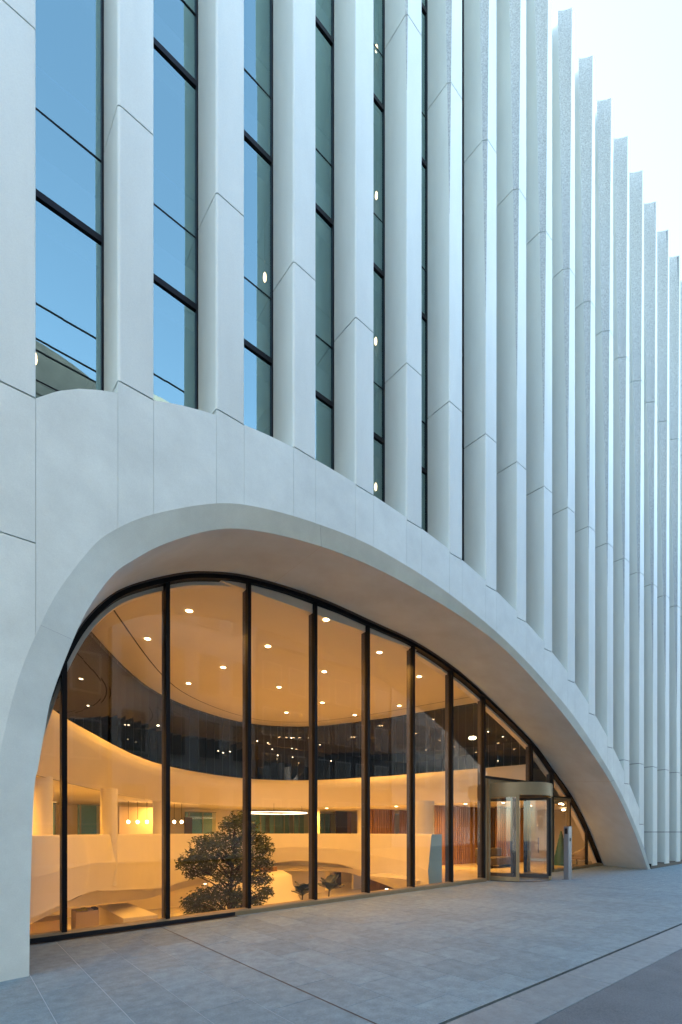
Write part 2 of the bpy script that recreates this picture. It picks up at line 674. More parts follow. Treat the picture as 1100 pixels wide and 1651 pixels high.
for po, pi, s in PAIRS:
    outer.append(px(po[0], po[1], D))
    inner.append(px(pi[0], pi[1], (1 + 0.8 * s) * D))
outer[-1].z = inner[-1].z = gz(20.8) - 0.03
NS = 6
OUT, INN = catmull(outer, NS), catmull(inner, NS)
OX, OZ = [p.x for p in OUT], [p.z for p in OUT]


def arch_bot(x):
    return interp(OX, OZ, x)


gpx = [(127, 1012.7), (163.6, 972.7), (203.6, 949), (272.7, 931), (327, 926), (401, 934), (506, 966), (593, 1004), (668, 1039), (727, 1078), (778, 1120), (856, 1196), (889, 1240), (922, 1287), (947, 1336), (971, 1396)]
gl3 = [(.105 * D, EYE - .27 * D), (.111 * D, EYE), (.13 * D, EYE + .15 * D), (.168 * D, EYE + .30 * D), (.200 * D, EYE + .40 * D)]
gl3 += [(px(u, v, YG).x, px(u, v, YG).z) for u, v in gpx]
GL = catmull([(a, YG, b) for a, b in gl3], 6)
GX, GZ = [p.x for p in GL], [p.z for p in GL]


def glass_top(x):
    return interp(GX, GZ, x)


# match a glazing point to every inner-edge point (by height on the steep left flank, by x with a growing flare elsewhere)
GM = []
xr, xg = INN[-1].x, GL[-1].x
lz = [p for p in GL if p.x < 0.235 * D]
for p in INN:
    if p.z < EYE + 0.40 * D and p.x < 0.3 * D:
        xx = interp([a.z for a in lz], [a.x for a in lz], p.z)
        GM.append(Vector((xx, YG, p.z)))
    else:
        t = (p.x - 0.25 * D) / (xr - 0.25 * D)
        xx = p.x + max(0.0, t) ** 1.2 * (xg - xr)
        if p.x < 0.27 * D:
            xx = max(xx, GM[-1].x + 0.01)
        GM.append(Vector((xx, YG, glass_top(xx))))
GM[-1] = GL[-1].copy()
joints = [0, 6 * NS, 13 * NS, 20 * NS, len(INN) - 1]
for a, b in zip(joints[:-1], joints[1:]):
    rows = []
    for k in range(a, b + 1):
        o_, n_ = OUT[k], INN[k]
        rows.append([o_, o_.lerp(n_, 0.5), n_])
    if a:
        rows[0] = [p.lerp(q, 0.035) for p, q in zip(rows[0], rows[1])]
    loft('arch_edge_band', rows, 'surround', B, True)
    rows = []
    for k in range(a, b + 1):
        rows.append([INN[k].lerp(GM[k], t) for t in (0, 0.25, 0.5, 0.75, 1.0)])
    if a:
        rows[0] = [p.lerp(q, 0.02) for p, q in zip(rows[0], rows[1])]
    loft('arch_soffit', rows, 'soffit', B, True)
# dark backing behind the joints of band and soffit
rows = [[OUT[k] + Vector((0, 0.06, 0.02)), INN[k] + Vector((0, 0.05, 0.05)), GM[k] + Vector((0.03, 0.0, 0.06))] for k in range(len(INN))]
loft('arch_backing', rows, 'joint_pale', B, False)

# wall strips between arch_top and arch_bot, one panel per fin face and per gap
wall = loft('arched_wall', [[(xx, D + 0.13, min(arch_top(xx) - 0.05, 99)), (xx, D + 0.13, max(arch_bot(xx) + 0.05, gz(xx)) if xx > OX[0] else gz(xx))] for xx in [-1.2 + 0.2 * k for k in range(112)]], 'joint_pale', B, False)
edges = []
for i in range(-2, 14):
    edges += [fx(i), fx(i) + FW]
for a, b in zip(edges[1:-1], edges[2:]):
    is_fin = any(abs(a - fx(i)) < 1e-6 for i in FINS)
    if b > 3.098 * D:
        b = 3.098 * D
    if a >= b:
        continue
    g = 0.002
    a2, b2 = a + g, b - g
    n = 14
    xs = [a2 + (b2 - a2) * k / n for k in range(n + 1)]
    top_, bot_ = [], []
    for x in xs:
        if is_fin:
            i = round((a - X0) / PITCH)
            zt = ARCH_Z.get(i, arch_top(x)) - JG if i in ARCH_Z else arch_top(x)
        else:
            zt = arch_top(x)
        zb = arch_bot(x) if x > OX[0] else gz(x) - 0.02
        top_.append((x, zt))
        bot_.append((x, min(zb, zt - 0.002)))
    # split the leftmost pieces at the extra horizontal joint
    zj = EYE + K * 0.323
    if is_fin and b < 1.0:
        hi = [(x, max(z, zj + 0.008)) for x, z in bot_]
        lo = [(x, min(z, zj - 0.008)) for x, z in bot_]
        prism_xz('panel', [(x, zj - 0.008) for x, z in top_] + lo[::-1], D, D + 0.15, 'surround', wall)
        prism_xz('panel', top_ + hi[::-1], D, D + 0.15, 'surround', wall)
    else:
        prism_xz('panel', top_ + bot_[::-1], D, D + 0.15, 'surround', wall)
    if not is_fin and a > 0 and b < 18.9:
        rows = [[(x, D + 0.15, z), (x, YW + 0.02, z)] for x, z in top_]
        loft('ledge', rows, 'concrete', B, False)

# ------------------------------------------------------------------ office windows between the fins
BARS = [EYE + z * 0.9196 for z in (9.07 - 7.72, 9.07 - 3.86, 9.07, 9.07 + 3.86, 9.07 + 7.72, 9.07 + 11.58, 9.07 + 15.44)]
STOREY = 3.86 * 0.9196
for i in range(-7, 23):
    xa, xb = fx(i) + FW, fx(i + 1) - 0.052 * DEP
    if i in ARCH_Z or i + 1 in ARCH_Z:
        zb = (min(arch_top(xa), arch_top(xb)) - (0.3 if i < 3 else 0.02)) if i < 9 else (arch_top((xa + xb) / 2) if i < 12 else arch_top(xa) + 0.05)
    else:
        zb = gz(xa) + 0.13
    if i < -1:
        zb = gz(xa) + 0.13
    # jambs
    vs = boxv((xa - 0.02, YW - 0.03, zb), (xa + 0.045, YW + 0.08, TOP - 0.6)) + boxv((xb - 0.028, YW - 0.03, zb), (xb + 0.02, YW + 0.08, TOP - 0.6))
    fs = BOXF + [tuple(k + 8 for k in f) for f in BOXF]
    win = mesh('window', vs, fs, 'black', B)
    prev = zb
    for zb_ in BARS + [TOP - 0.6]:
        if zb_ < zb + 0.3:
            continue
        last = zb_ > TOP - 0.7
        if not last:
            box('transom', (xa + 0.045, YW - 0.028, zb_ - 0.046), (xb - 0.028, YW + 0.08, zb_ + 0.046), 'black', win)
        else:
            box('transom', (xa + 0.045, YW - 0.045, zb_ - 0.055), (xb - 0.028, YW + 0.3, zb_ + 0.3), 'black', win)
        # panes below this bar: vision glass above a spandrel pane
        lo = prev
        sp = zb_ - STOREY + 1.22 * 0.9196
        cuts = [lo, sp, zb_ - 0.055] if sp > lo + 0.2 and not last else [lo, zb_ - 0.055]
        for k in range(len(cuts) - 1):
            ya = YW + random.uniform(-0.0015, 0.0015)
            tl = random.uniform(-0.004, 0.004)
            vs = [(xa + 0.045, ya + tl, cuts[k] + 0.006), (xb - 0.028, ya - tl, cuts[k] + 0.006), (xb - 0.028, ya - tl + random.uniform(-.002, .002), cuts[k + 1] - 0.006), (xa + 0.045, ya + tl, cuts[k + 1] - 0.006)]
            mesh('pane', vs, [(0, 1, 2, 3)], 'glass_up', win)
            if k:
                box('glazing_bar', (xa + 0.045, YW - 0.008, cuts[k] - 0.008), (xb - 0.028, YW + 0.03, cuts[k] + 0.008), 'black', win)
        prev = zb_ + 0.055
# office floors behind the windows
xl, xr_ = fx(-7), fx(23)
for k, z in enumerate(BARS[2:]):
    box('floor_slab', (xl, YW + 0.12, z - 0.28), (xr_, 17, z - 0.02), 'office', B)
    box('spandrel_panel', (xl, YW + 0.16, z - 0.02), (xr_, YW + 0.18, z + 0.75), 'office', B)
box('roof_slab', (xl, YW + 0.05, TOP - 1.0), (xr_, 26, TOP - 0.45), 'office', B)
box('office_back_wall', (xl, 17, EYE + 5.3), (xr_, 17.3, TOP - 0.5), 'office', B)
for i in range(-6, 22, 2):
    box('partition', (fx(i) + 0.2, YW + 0.5, EYE + 7.7), (fx(i) + 0.3, 17, TOP - 1.0), 'office', B)
# inner handrail
for z in BARS[2:6]:
    box('handrail', (xl, YW + 0.22, z + 1.98), (xr_, YW + 0.235, z + 2.0), 'glass_rail', B)

# ------------------------------------------------------------------ lobby glazing in the arch
MU = [103, 269, 400, 507, 592, 665, 727, 779]
MX = [q_of(u) * YG for u in MU]
X_MID, X_DR = q_of(856) * YG, q_of(889.5) * YG
X_D1, X_D2 = q_of(918) * YG, q_of(945) * YG
Z_TR = EYE + t_of(785, 1253) * YG
cw = box('lobby_glazing', (GL[0].x - 0.1, YG - 0.05, gz(0) - 0.02), (q_of(779) * YG, YG + 0.10, gz(0) + 0.02), 'bronze', B)
# sill follows the slope of the pavement
def sill(xa, xb, name='sill'):
    h = 0.11
    vs = []
    for x in (xa, xb):
        vs += [(x, YG - 0.10, gz(x) - 0.03), (x, YG + 0.10, gz(x) - 0.03), (x, YG + 0.10, gz(x) + h), (x, YG - 0.06, gz(x) + h), (x, YG - 0.10, gz(x) + h - 0.03)]
    fs = [(0, 1, 6, 5), (1, 2, 7, 6), (2, 3, 8, 7), (3, 4, 9, 8), (4, 0, 5, 9), (4, 3, 2, 1, 0), (5, 6, 7, 8, 9)]
    return fixn(mesh(name, vs, fs, 'bronze', cw))


sill(GL[0].x - 0.1, MX[-1] + 0.05)
sill(X_DR, GL[-1].x)
# drain gap under the left half of the sill
xs_ = q_of(383) * (YG - 0.2)
mesh('drain_grate', [(GL[0].x - .1, YG - 0.22, gz(.6) + 0.006), (xs_, YG - 0.22, gz(xs_) + 0.006), (xs_, YG - 0.10, gz(xs_) + 0.006), (GL[0].x - .1, YG - 0.10, gz(.6) + 0.006),
                     (GL[0].x - .1, YG - 0.103, gz(.6) + 0.075), (xs_, YG - 0.103, gz(xs_) + 0.075)], [(0, 1, 2, 3), (3, 2, 5, 4)], 'slot', cw)


def mullion(x, z0, z1, wd=0.062, fin=True):
    m_ = box('mullion', (x - wd / 2, YG - 0.07, z0), (x + wd / 2, YG + 0.03, z1), 'black', cw)
    if fin:
        box('mullion_fin', (x - wd / 2 + 0.006, YG + 0.03, z0), (x + wd / 2 - 0.006, YG + 0.18, z1 - 0.06), 'bronze_dark', cw)
    return m_


for x in MX:
    mullion(x, gz(x) + 0.10, glass_top(x) - 0.01, 0.075)
mullion(X_MID, Z_TR, glass_top(X_MID) - 0.01, 0.06)
mullion(X_DR, gz(X_DR), glass_top(X_DR) - 0.01, 0.07)
mullion(X_D2, gz(X_D2) + 0.1, glass_top(X_D2) - 0.01, 0.06, False)
box('transom', (MX[-1] + 0.03, YG - 0.06, Z_TR - 0.05), (X_DR - 0.03, YG + 0.08, Z_TR + 0.03), 'black', cw)
# outline frame: black profile and a bronze trim outside it
rows_b, rows_t = [], []
for k, p in enumerate(GL):
    d = (GL[min(k + 1, len(GL) - 1)] - GL[max(k - 1, 0)]).normalized()
    nrm = Vector((d.z, 0, -d.x))           # towards the inside of the arch
    def pt(s, y):
        return p + nrm * s + Vector((0, y, 0))
    rows_b.append([pt(0.02, 0.10), pt(0.02, -0.08), pt(0.095, -0.08), pt(0.095, 0.10)])
    rows_t.append([pt(-0.03, -0.13), pt(-0.03, -0.16), pt(0.02, -0.16), pt(0.02, -0.07)])
loft('outline_frame', rows_b, 'black', cw, False, close=True)
loft('outline_trim', rows_t, 'bronze_dark', cw, False)
rows_i = []
for k, p in enumerate(GL):
    d = (GL[min(k + 1, len(GL) - 1)] - GL[max(k - 1, 0)]).normalized()
    nrm = Vector((d.z, 0, -d.x))
    rows_i.append([p + nrm * 0.02 + Vector((0, 0.10, 0)), p + nrm * 0.16 + Vector((0, 0.10, 0)), p + nrm * 0.16 + Vector((0, 0.27, 0)), p + nrm * 0.02 + Vector((0, 0.27, 0))])
loft('inner_reveal', rows_i, 'plaster', cw, False)


def pane(xa, xb, zlo, zhi=None, y=YG):
    n = 14
    xs = [xa + (xb - xa) * k / n for k in range(n + 1)]
    ty = random.uniform(-0.002, 0.002)
    top = [(x, y + ty * (k / n - .5), max(zlo(x) + 0.01, (glass_top(x) - 0.03 if zhi is None else min(zhi, glass_top(x) - 0.03)))) for k, x in enumerate(xs)]
    bot = [(x, y + ty * (k / n - .5), zlo(x)) for k, x in enumerate(xs)]
    vs = top + bot
    fs = [(k, k + 1, n + 2 + k, n + 1 + k) for k in range(n)]
    return mesh('pane', vs, fs, 'glass_lobby', cw)


sl = lambda x: gz(x) + 0.10
bays = [GX[1] + 0.02] + MX
for a, b in zip(bays[:-1], bays[1:]):
    pane(a + 0.03, b - 0.03, sl)
pane(MX[-1] + .03, X_MID - .03, lambda x: Z_TR + .02)
pane(X_MID + .03, X_DR - .03, lambda x: Z_TR + .02)

# side door right of the revolving door
zd = EYE + t_of(905, 1287) * YG
dr = box('side_door', (X_DR + 0.035, YG - 0.06, gz(X_DR) + 0.02), (X_DR + 0.10, YG + 0.05, zd), 'bronze', B)
box('frame', (X_D1 - 0.09, YG - 0.06, gz(X_D1) + 0.10), (X_D1 + 0.02, YG + 0.05, zd), 'bronze', dr)
box('frame', (X_DR + 0.10, YG - 0.06, zd - 0.10), (X_D1 - 0.09, YG + 0.05, zd), 'bronze', dr)
box('transom', (X_DR + 0.035, YG - 0.07, zd), (X_D1 + 0.25, YG + 0.05, zd + 0.06), 'black', dr)
box('handle', (X_D1 - 0.16, YG - 0.13, gz(X_D1) + 0.9), (X_D1 - 0.13, YG - 0.10, zd - 0.15), 'black', dr)
pane(X_DR + 0.1, X_D1 - 0.09, sl, zd - 0.1)
pane(X_DR + 0.035, X_D1 + 0.2, lambda x: zd + 0.06)
pane(X_D1 + 0.02, X_D2 - .03, sl)
pane(X_D2 + 0.03, GL[-1].x - 0.05, sl)

# ------------------------------------------------------------------ revolving door
DX, DY, DR = 14.47, 8.70, 1.12
zg = gz(DX)
z_c0 = EYE + 1.15
z_c1 = EYE + 1.55
rd = lathe('revolving_door', [(DR - 0.1, z_c0 + 0.02), (DR + 0.03, z_c0 + 0.02), (DR + 0.03, z_c0 + 0.0), (DR + 0.06, z_c0), (DR + 0.06, z_c1 - 0.03), (DR + 0.04, z_c1 - 0.02), (DR + 0.04, z_c1), (DR - 0.1, z_c1)], 'bronze', B, (DX, DY, 0), 64)
lathe('ceiling_disc', [(DR - 0.1, z_c0 + 0.01), (DR - 0.1, z_c0 + 0.03)], 'bronze_dark', rd, (DX, DY, 0), 48)
loft('floor_ring', [[(DX + r * math.cos(2 * math.pi * k / 64), DY + r * math.sin(2 * math.pi * k / 64), z) for r, z in ((DR + 0.05, zg - 0.02), (DR + 0.05, zg + 0.005), (DR + 0.0, zg + 0.005))] for k in range(65)], 'bronze_dark', rd, False)


def arc_wall(a0, a1, z0, z1, r0, r1, m, name, parent):
    n = 20
    rows = []
    for k in range(n + 1):
        a = R(a0 + (a1 - a0) * k / n)
        c, s = math.cos(a), math.sin(a)
        rows.append([(DX + r * c, DY + r * s, z) for r, z in ((r0, z0), (r1, z0), (r1, z1), (r0, z1))])
    vs = [p for r in rows for p in r]
    fs = []
    for i in range(n):
        for j in range(4):
            fs.append((i * 4 + j, i * 4 + (j + 1) % 4, (i + 1) * 4 + (j + 1) % 4, (i + 1) * 4 + j))
    fs += [(3, 2, 1, 0), (n * 4, n * 4 + 1, n * 4 + 2, n * 4 + 3)]
    return fixn(mesh(name, vs, fs, m, parent))


for a0, a1 in ((128, 219), (283, 374)):
    w_ = arc_wall(a0, a1, zg + 0.005, zg + 0.13, DR - 0.03, DR + 0.03, 'bronze', 'drum_wall', rd)
    arc_wall(a0, a1, z_c0 - 0.06, z_c0, DR - 0.03, DR + 0.03, 'bronze', 'drum_wall', rd)
    for e in (a0 + 2.4, a1 - 2.4):
        arc_wall(e - 2.4, e + 2.4, zg + 0.13, z_c0 - 0.06, DR - 0.035, DR + 0.035, 'bronze' if a0 < 200 else 'black', 'drum_post', rd)
    n = 16
    rows = []
    for k in range(n + 1):
        a = R(a0 + 4.8 + (a1 - a0 - 9.6) * k / n)
        rows.append([(DX + DR * math.cos(a), DY + DR * math.sin(a), z) for z in (zg + 0.13, z_c0 - 0.06)])
    loft('curved_pane', rows, 'glass_lobby', rd, True)
for k in range(4):
    a = R(27 + 90 * k)
    leaf = empty('door_leaf', (DX, DY, zg), rd)
    leaf.rotation_euler = (0, 0, a)
    H = z_c0 - zg
    fr = 0.055
    for (x0, x1, z0, z1) in ((0.03, 0.10, 0.03, H - 0.03), (DR - 0.12, DR - 0.05, 0.03, H - 0.03), (0.10, DR - 0.12, 0.03, 0.16), (0.10, DR - 0.12, H - 0.11, H - 0.03)):
        box('leaf_frame', (x0, -0.022, z0), (x1, 0.022, z1), 'bronze_dark', leaf)
    mesh('leaf_pane', [(0.10, 0, 0.16), (DR - 0.12, 0, 0.16), (DR - 0.12, 0, H - 0.11), (0.10, 0, H - 0.11)], [(0, 1, 2, 3)], 'glass_lobby', leaf)
    vs, fs = tube_verts([(0.75, -0.05, 0.85), (0.75, -0.05, 1.35)], 0.014, 8)
    mesh('push_bar', vs, fs, 'steel', leaf, True)
tube('centre_post', [(DX, DY, zg), (DX, DY, z_c0)], 0.035, 'bronze', rd, 10)
# infill beside the drum in the glazing plane
for (a, b) in ((MX[-1] + 0.03, DX - DR - 0.04), (DX + DR + 0.04, X_DR - 0.03)):
    pane(a, b, sl, Z_TR - 0.04)
    box('side_frame', ((a if a < DX - 1 else a), YG - 0.06, gz(a)), (a + 0.09, YG + 0.06, Z_TR - 0.05), 'bronze', rd)
    box('side_frame', (b - 0.09, YG - 0.06, gz(a)), (b, YG + 0.06, Z_TR - 0.05), 'bronze', rd)
box('head_panel', (DX - DR - 0.04, YG - 0.03, z_c1 - 0.3), (DX + DR + 0.04, YG + 0.03, Z_TR - 0.05), 'bronze', rd)

# card reader post
bx = 15.3
by = 7.31
post = box('access_post', (bx - 0.11, by - 0.08, gz(bx)), (bx + 0.11, by + 0.08, gz(bx) + 1.69), 'steel', None, 0.008)
tag(post, 'slim grey steel access post standing in front of the side door', 'post')
rp = box('reader', (bx - 0.122, by - 0.045, gz(bx) + 1.45), (bx - 0.108, by + 0.045, gz(bx) + 1.63), 'black', post, 0.004)
box('push_button', (bx - 0.03, by - 0.092, gz(bx) + 1.22), (bx + 0.03, by - 0.078, gz(bx) + 1.32), 'black', post, 0.004)
box('base_plate', (bx - 0.15, by - 0.12, gz(bx) - 0.002), (bx + 0.15, by + 0.12, gz(bx) + 0.012), 'steel', post)

# ------------------------------------------------------------------ lobby interior
ZC, ZR1, ZR0 = EYE + 5.0, EYE + 2.45, EYE + 1.16     # ceiling, ring top, ring bottom
ZF, ZP = EYE - 1.50, EYE - 0.06                      # lobby floor, parapet top
ZL = EYE - 4.0                                       # lower floor
IY = YG + 0.30
oval = catmull([(0.75, IY, 0), (2.2, 12.3, 0), (5.7, 17.4, 0), (10.0, 19.7, 0), (13.0, 18.7, 0), (14.6, 15.6, 0), (15.5, 12.1, 0), (16.2, IY, 0)], 10)


def inward(c, k):
    d = (c[min(k + 1, len(c) - 1)] - c[max(k - 1, 0)]).normalized()
    return Vector((d.y, -d.x, 0))


def offset(c, s):
    return [p + inward(c, k) * s for k, p in enumerate(c)]


def at_z(p, z):
    return Vector((p.x, p.y, z))


# ceiling with a thin curved slot
cl = box('lobby_ceiling', (-6, YG + 0.02, ZC), (30, 30, ZC + 0.2), 'plaster', B)
slot_c = offset(oval, 0.9)
loft('ceiling_slot', [[at_z(p, ZC - 0.004), at_z(p + inward(slot_c, k) * 0.04, ZC - 0.004)] for k, p in enumerate(slot_c)], 'slot', B, False)
# upper dark glass wall, one pane after another
seg = 0
gw = loft('upper_glass_rail', [[at_z(p, ZC - 0.03), at_z(p, ZC)] for p in oval], 'slot', B, False)
for k in range(0, len(oval) - 1, 1):
    a, b = oval[k], oval[k + 1]
    L = (b - a).length
    n = max(1, round(L / 0.62))
    for j in range(n):
        p, q = a.lerp(b, j / n), a.lerp(b, (j + 1) / n)
        dv = (q - p).normalized() * 0.007
        mesh('inner_pane', [at_z(p + dv, ZR1), at_z(q - dv, ZR1), at_z(q - dv, ZC - 0.03), at_z(p + dv, ZC - 0.03)], [(0, 1, 2, 3)], 'glass_dark', gw)
# room behind the dark glass
box('upper_room_floor', (-5, IY, ZR1 - 0.3), (0.9, 25, ZR1 - 0.05), 'darkroom', B)
box('upper_room_back', (-5, 24, ZR1 - 0.2), (28, 24.2, ZC), 'darkroom', B)
box('upper_room_side', (26, IY, ZR1), (26.2, 24, ZC), 'darkroom', B)
box('upper_room_side', (-5, IY, ZR1), (-4.8, 24, ZC), 'darkroom', B)
out_c = offset(oval, -10)
loft('upper_room_floor', [[at_z(p, ZR1 - 0.05), at_z(p - inward(oval, k) * 12, ZR1 - 0.05)] for k, p in enumerate(oval)], 'darkroom', B, False)
loft('upper_room_ceiling', [[at_z(p - inward(oval, k) * 0.1, ZC - 0.02), at_z(p - inward(oval, k) * 9, ZC - 0.02)] for k, p in enumerate(oval)], 'darkroom', B, False)
for (u, v, zz) in ((142, 1138, 2.2), (255, 1170, 2.2), (415, 1195, 3.6), (432, 1198, 3.2), (439, 1208, 3.0), (448, 1218, 2.2), (470, 1190, 3.6), (471, 1207, 3.0), (472, 1221, 3.3), (516, 1201, 3.6),
                   (534, 1227, 3.0), (609, 1205, 3.3), (614, 1187, 3.6), (623, 1187, 3.6), (638, 1170, 4.0), (695, 1196, 4.0), (787, 1180, 4.2), (811, 1188, 4.2), (813, 1168, 4.2), (830, 1186, 4.2),
                   (803, 1227, 3.0), (371, 1212, 3.2), (352, 1211, 3.3), (360, 1214, 3.0)):
    d = Vector((q_of(u), 1, t_of(u, v)))
    yy = {True: 20.9, False: 16.5}[300 < u < 700]
    if u > 700:
        yy = 13.5
    c = Vector((0, 0, EYE)) + d * yy
    lathe('room_lamp', [(0.012, 0.02), (0.045, 0.0), (0.02, -0.012)], 'lamp_small', B, c, 8)
# ring fascia: bright upper lip, bowed face, slot, soffit
rows = []
for k, p in enumerate(oval):
    i_ = inward(oval, k)
    rows.append([at_z(p - i_ * 0.3, ZR1), at_z(p + i_ * 0.05, ZR1), at_z(p + i_ * 0.10, ZR1 - 0.25), at_z(p + i_ * 0.02, ZR1 - 0.45), at_z(p - i_ * 0.22, ZR1 - 0.95), at_z(p - i_ * 0.42, ZR0 + 0.03)])
loft('ring_balcony', rows, 'plaster', B, True)
rows = [[at_z(p - inward(oval, k) * 0.42, ZR0 + 0.03), at_z(p - inward(oval, k) * 0.46, ZR0 + 0.03)] for k, p in enumerate(oval)]
loft('ring_slot', rows, 'slot', B, False)
rows = [[at_z(p - inward(oval, k) * 0.46, ZR0 + 0.03), at_z(p - inward(oval, k) * 2.5, ZR0 + 0.06), at_z(p - inward(oval, k) * 11, ZR0 + 0.06)] for k, p in enumerate(oval)]
loft('balcony_soffit', rows, 'plaster', B, True)

# main floor around the void, parapet
void = catmull([(0.72, IY, 0), (2.3, 12.4, 0), (2.9, 13.6, 0), (5.7, 17.2, 0), (9.4, 19.0, 0), (12.2, 17.4, 0), (12.9, 14.6, 0), (12.2, 11.4, 0), (10.9, IY, 0)], 10)
nv = len(void)
pb_x = [0, 0.12, 0.25, 0.38, 0.5, 0.6, 0.7, 0.8, 0.9, 1.0]
pb_z = [-1.5, -1.45, -1.5, -2.0, -1.65, -1.25, -1.35, -1.75, -2.0, -2.2]
rows = []
for k, p in enumerate(void):
    i_ = inward(void, k)
    zb = EYE + interp(pb_x, pb_z, k / (nv - 1))
    rows.append([at_z(p - i_ * 0.30, ZF), at_z(p - i_ * 0.30, ZP), at_z(p, ZP), at_z(p + i_ * 0.02, ZP - 0.06), at_z(p + i_ * 0.12, (ZP + zb) / 2), at_z(p + i_ * 0.05, zb), at_z(p - i_ * 0.5, zb - 0.02)])
pp = loft('parapet', rows, 'plaster', B, False)
mesh('parapet_end', rows[-1], [tuple(range(7))], 'end_panel', B)
rows = []
for k, p in enumerate(void):
    i_ = inward(void, k)
    zb = EYE + interp(pb_x, pb_z, k / (nv - 1))
    rows.append([at_z(p - i_ * 0.5, zb - 0.02), at_z(p - i_ * 0.55, zb - 0.4), at_z(p - i_ * 8, EYE - 2.35)])
loft('void_lining', rows, 'plaster', B, False)
rows = []
for k, p in enumerate(void):
    e = p - inward(void, k) * 11
    if e.y < YG + 0.13:
        e = p.lerp(e, (p.y - YG - 0.13) / (p.y - e.y))
    rows.append([at_z(p - inward(void, k) * 0.02, ZF), at_z(e, ZF)])
loft('main_floor', rows, 'plaster_floor', B, False)
box('entrance_floor', (11.3, YG + 0.12, ZF - 0.02), (26, IY + 3.5, ZF - 0.004), 'plaster_floor', B)
# lower level
box('lower_floor', (-6, YG + 0.1, ZL - 0.1), (30, 30, ZL), 'plaster_floor', B)
box('lower_back_wall', (-6, 25.5, ZL), (19.4, 25.7, EYE - 2.3), 'plaster', B)
box('lower_back_wall', (21.9, 25.5, ZL), (30, 25.7, EYE - 2.3), 'plaster', B)
box('lower_back_wall', (19.4, 25.5, EYE - 2.52), (21.9, 25.7, EYE - 2.3), 'plaster', B)
box('lower_niche', (18, 29.5, ZL), (26, 29.6, EYE - 2.3), 'plaster', B)
box('niche_ceiling', (17.8, 25.7, EYE - 2.32), (26, 30, EYE - 2.2), 'plaster', B)
box('niche_side', (25.9, 25.7, ZL), (26, 29.6, EYE - 2.3), 'plaster', B)
box('niche_side', (17.9, 25.7, ZL), (18.0, 29.6, EYE - 2.3), 'plaster', B)
box('rear_wall', (fx(-7), 30.02, ZL - 0.1), (fx(23), 30.3, TOP - 0.5), 'office', B)
box('lower_side_wall', (27.0, YG + 0.25, ZL), (27.2, 25.5, ZF), 'plaster', B)
box('lower_side_wall', (-4.2, YG, ZL), (-4.0, 25.5, ZF), 'plaster', B)
box('lower_front_wall', (-6, YG + 0.12, ZL), (30, YG + 0.22, gz(0) - 0.05), 'plaster', B)
box('wood_panel', (16.6, 18.0, ZL), (19, 18.1, EYE - 1.8), 'wood', B)
# curved counter in the hollow
ctr = [(7.4, 16.9), (8.2, 15.9), (9.3, 15.5), (10.4, 15.9), (11.0, 17.0)]
cc = catmull([(a, b, 0) for a, b in ctr], 8)
ct = loft('reception_counter', [[at_z(p + Vector((0, 1.2, 0)), EYE - 1.62), at_z(p + Vector((0, 0.45, 0)), EYE - 1.62), at_z(p, EYE - 1.72), at_z(p + Vector((0, -0.1, 0)), EYE - 2.1), at_z(p + Vector((0, -1.6, 0)), EYE - 3.6)] for p in cc], 'plaster', None)
ct['label'] = 'curved white reception counter at the bottom of the lobby hollow'
ct['category'] = 'counter'
for k in range(9):
    x = 8.3 + k * 0.26
    o = box('binder', (x, 17.2, EYE - 1.62), (x + 0.2, 17.5, EYE - 1.62 + random.uniform(.08, .2)), random.choice(['yellow', 'wood', 'greyfab', 'cream']), None, 0.01)
    tag(o, 'small box on the curved lobby counter, %s from the left' % ['first', 'second', 'third', 'fourth', 'fifth', 'sixth', 'seventh', 'eighth', 'last'][k], 'box', 'boxes on the reception counter')

# main floor walls and rooms at the back
BY = 22.6
def zrel(v, u, Y):
    return EYE + t_of(u, v) * Y
box('back_wall', (-6, BY + 1.6, ZF), (40, BY + 1.8, ZR0 + 0.1), 'plaster', B)
box('left_wall', (-4.0, YG + 0.1, ZF), (-3.8, BY + 1.6, ZC), 'plaster', B)
box('right_wall', (26.0, YG + 0.1, ZF), (26.2, BY + 1.6, ZC), 'plaster', B)
# front wall above and beside the glazing, seen from inside only
fw = []
xs = [-6 + 0.25 * k for k in range(29)] + [p.x for p in GL] + [GL[-1].x + 0.3 * k for k in range(1, 26)]
xs = sorted(set(round(x, 3) for x in xs))
loft('front_wall', [[(x, YG + 0.11, (glass_top(x) + 0.02 if GX[0] < x < GX[-1] else ZL)), (x, YG + 0.11, ZC + 0.3)] for x in xs], 'plaster', B, False)


def back_panel(name, u0, u1, v0, v1, Y, m, th=0.06, parent=None):
    a, b = px(u0, v1, Y), px(u1, v0, Y)
    zlo = min(ZF if v1 > 1336 else a.z, b.z)
    return box(name, (a.x, Y, zlo), (b.x, Y + th, b.z), m, parent or B)


# teal glazed office fronts
def teal_front(u0, u1, v0, Y, nbar):
    a, b = q_of(u0) * Y, q_of(u1) * Y
    zt = EYE + t_of((u0 + u1) / 2, v0) * Y
    f = box('office_front', (a, Y, zt - 0.04), (b, Y + 0.06, zt), 'steel', B)
    box('dark_recess', (a, Y + 0.5, ZF), (b, Y + 0.55, zt), 'teal_room', f)
    for k in range(nbar):
        x0, x1 = a + (b - a) * k / nbar, a + (b - a) * (k + 1) / nbar
        mesh('pane', [(x0 + .02, Y + .03, ZF), (x1 - .02, Y + .03, ZF), (x1 - .02, Y + .03, zt - .04), (x0 + .02, Y + .03, zt - .04)], [(0, 1, 2, 3)], 'glass_teal', f)
        box('bar', (x0 - 0.02, Y, ZF), (x0 + 0.02, Y + .06, zt - .04), 'steel', f)


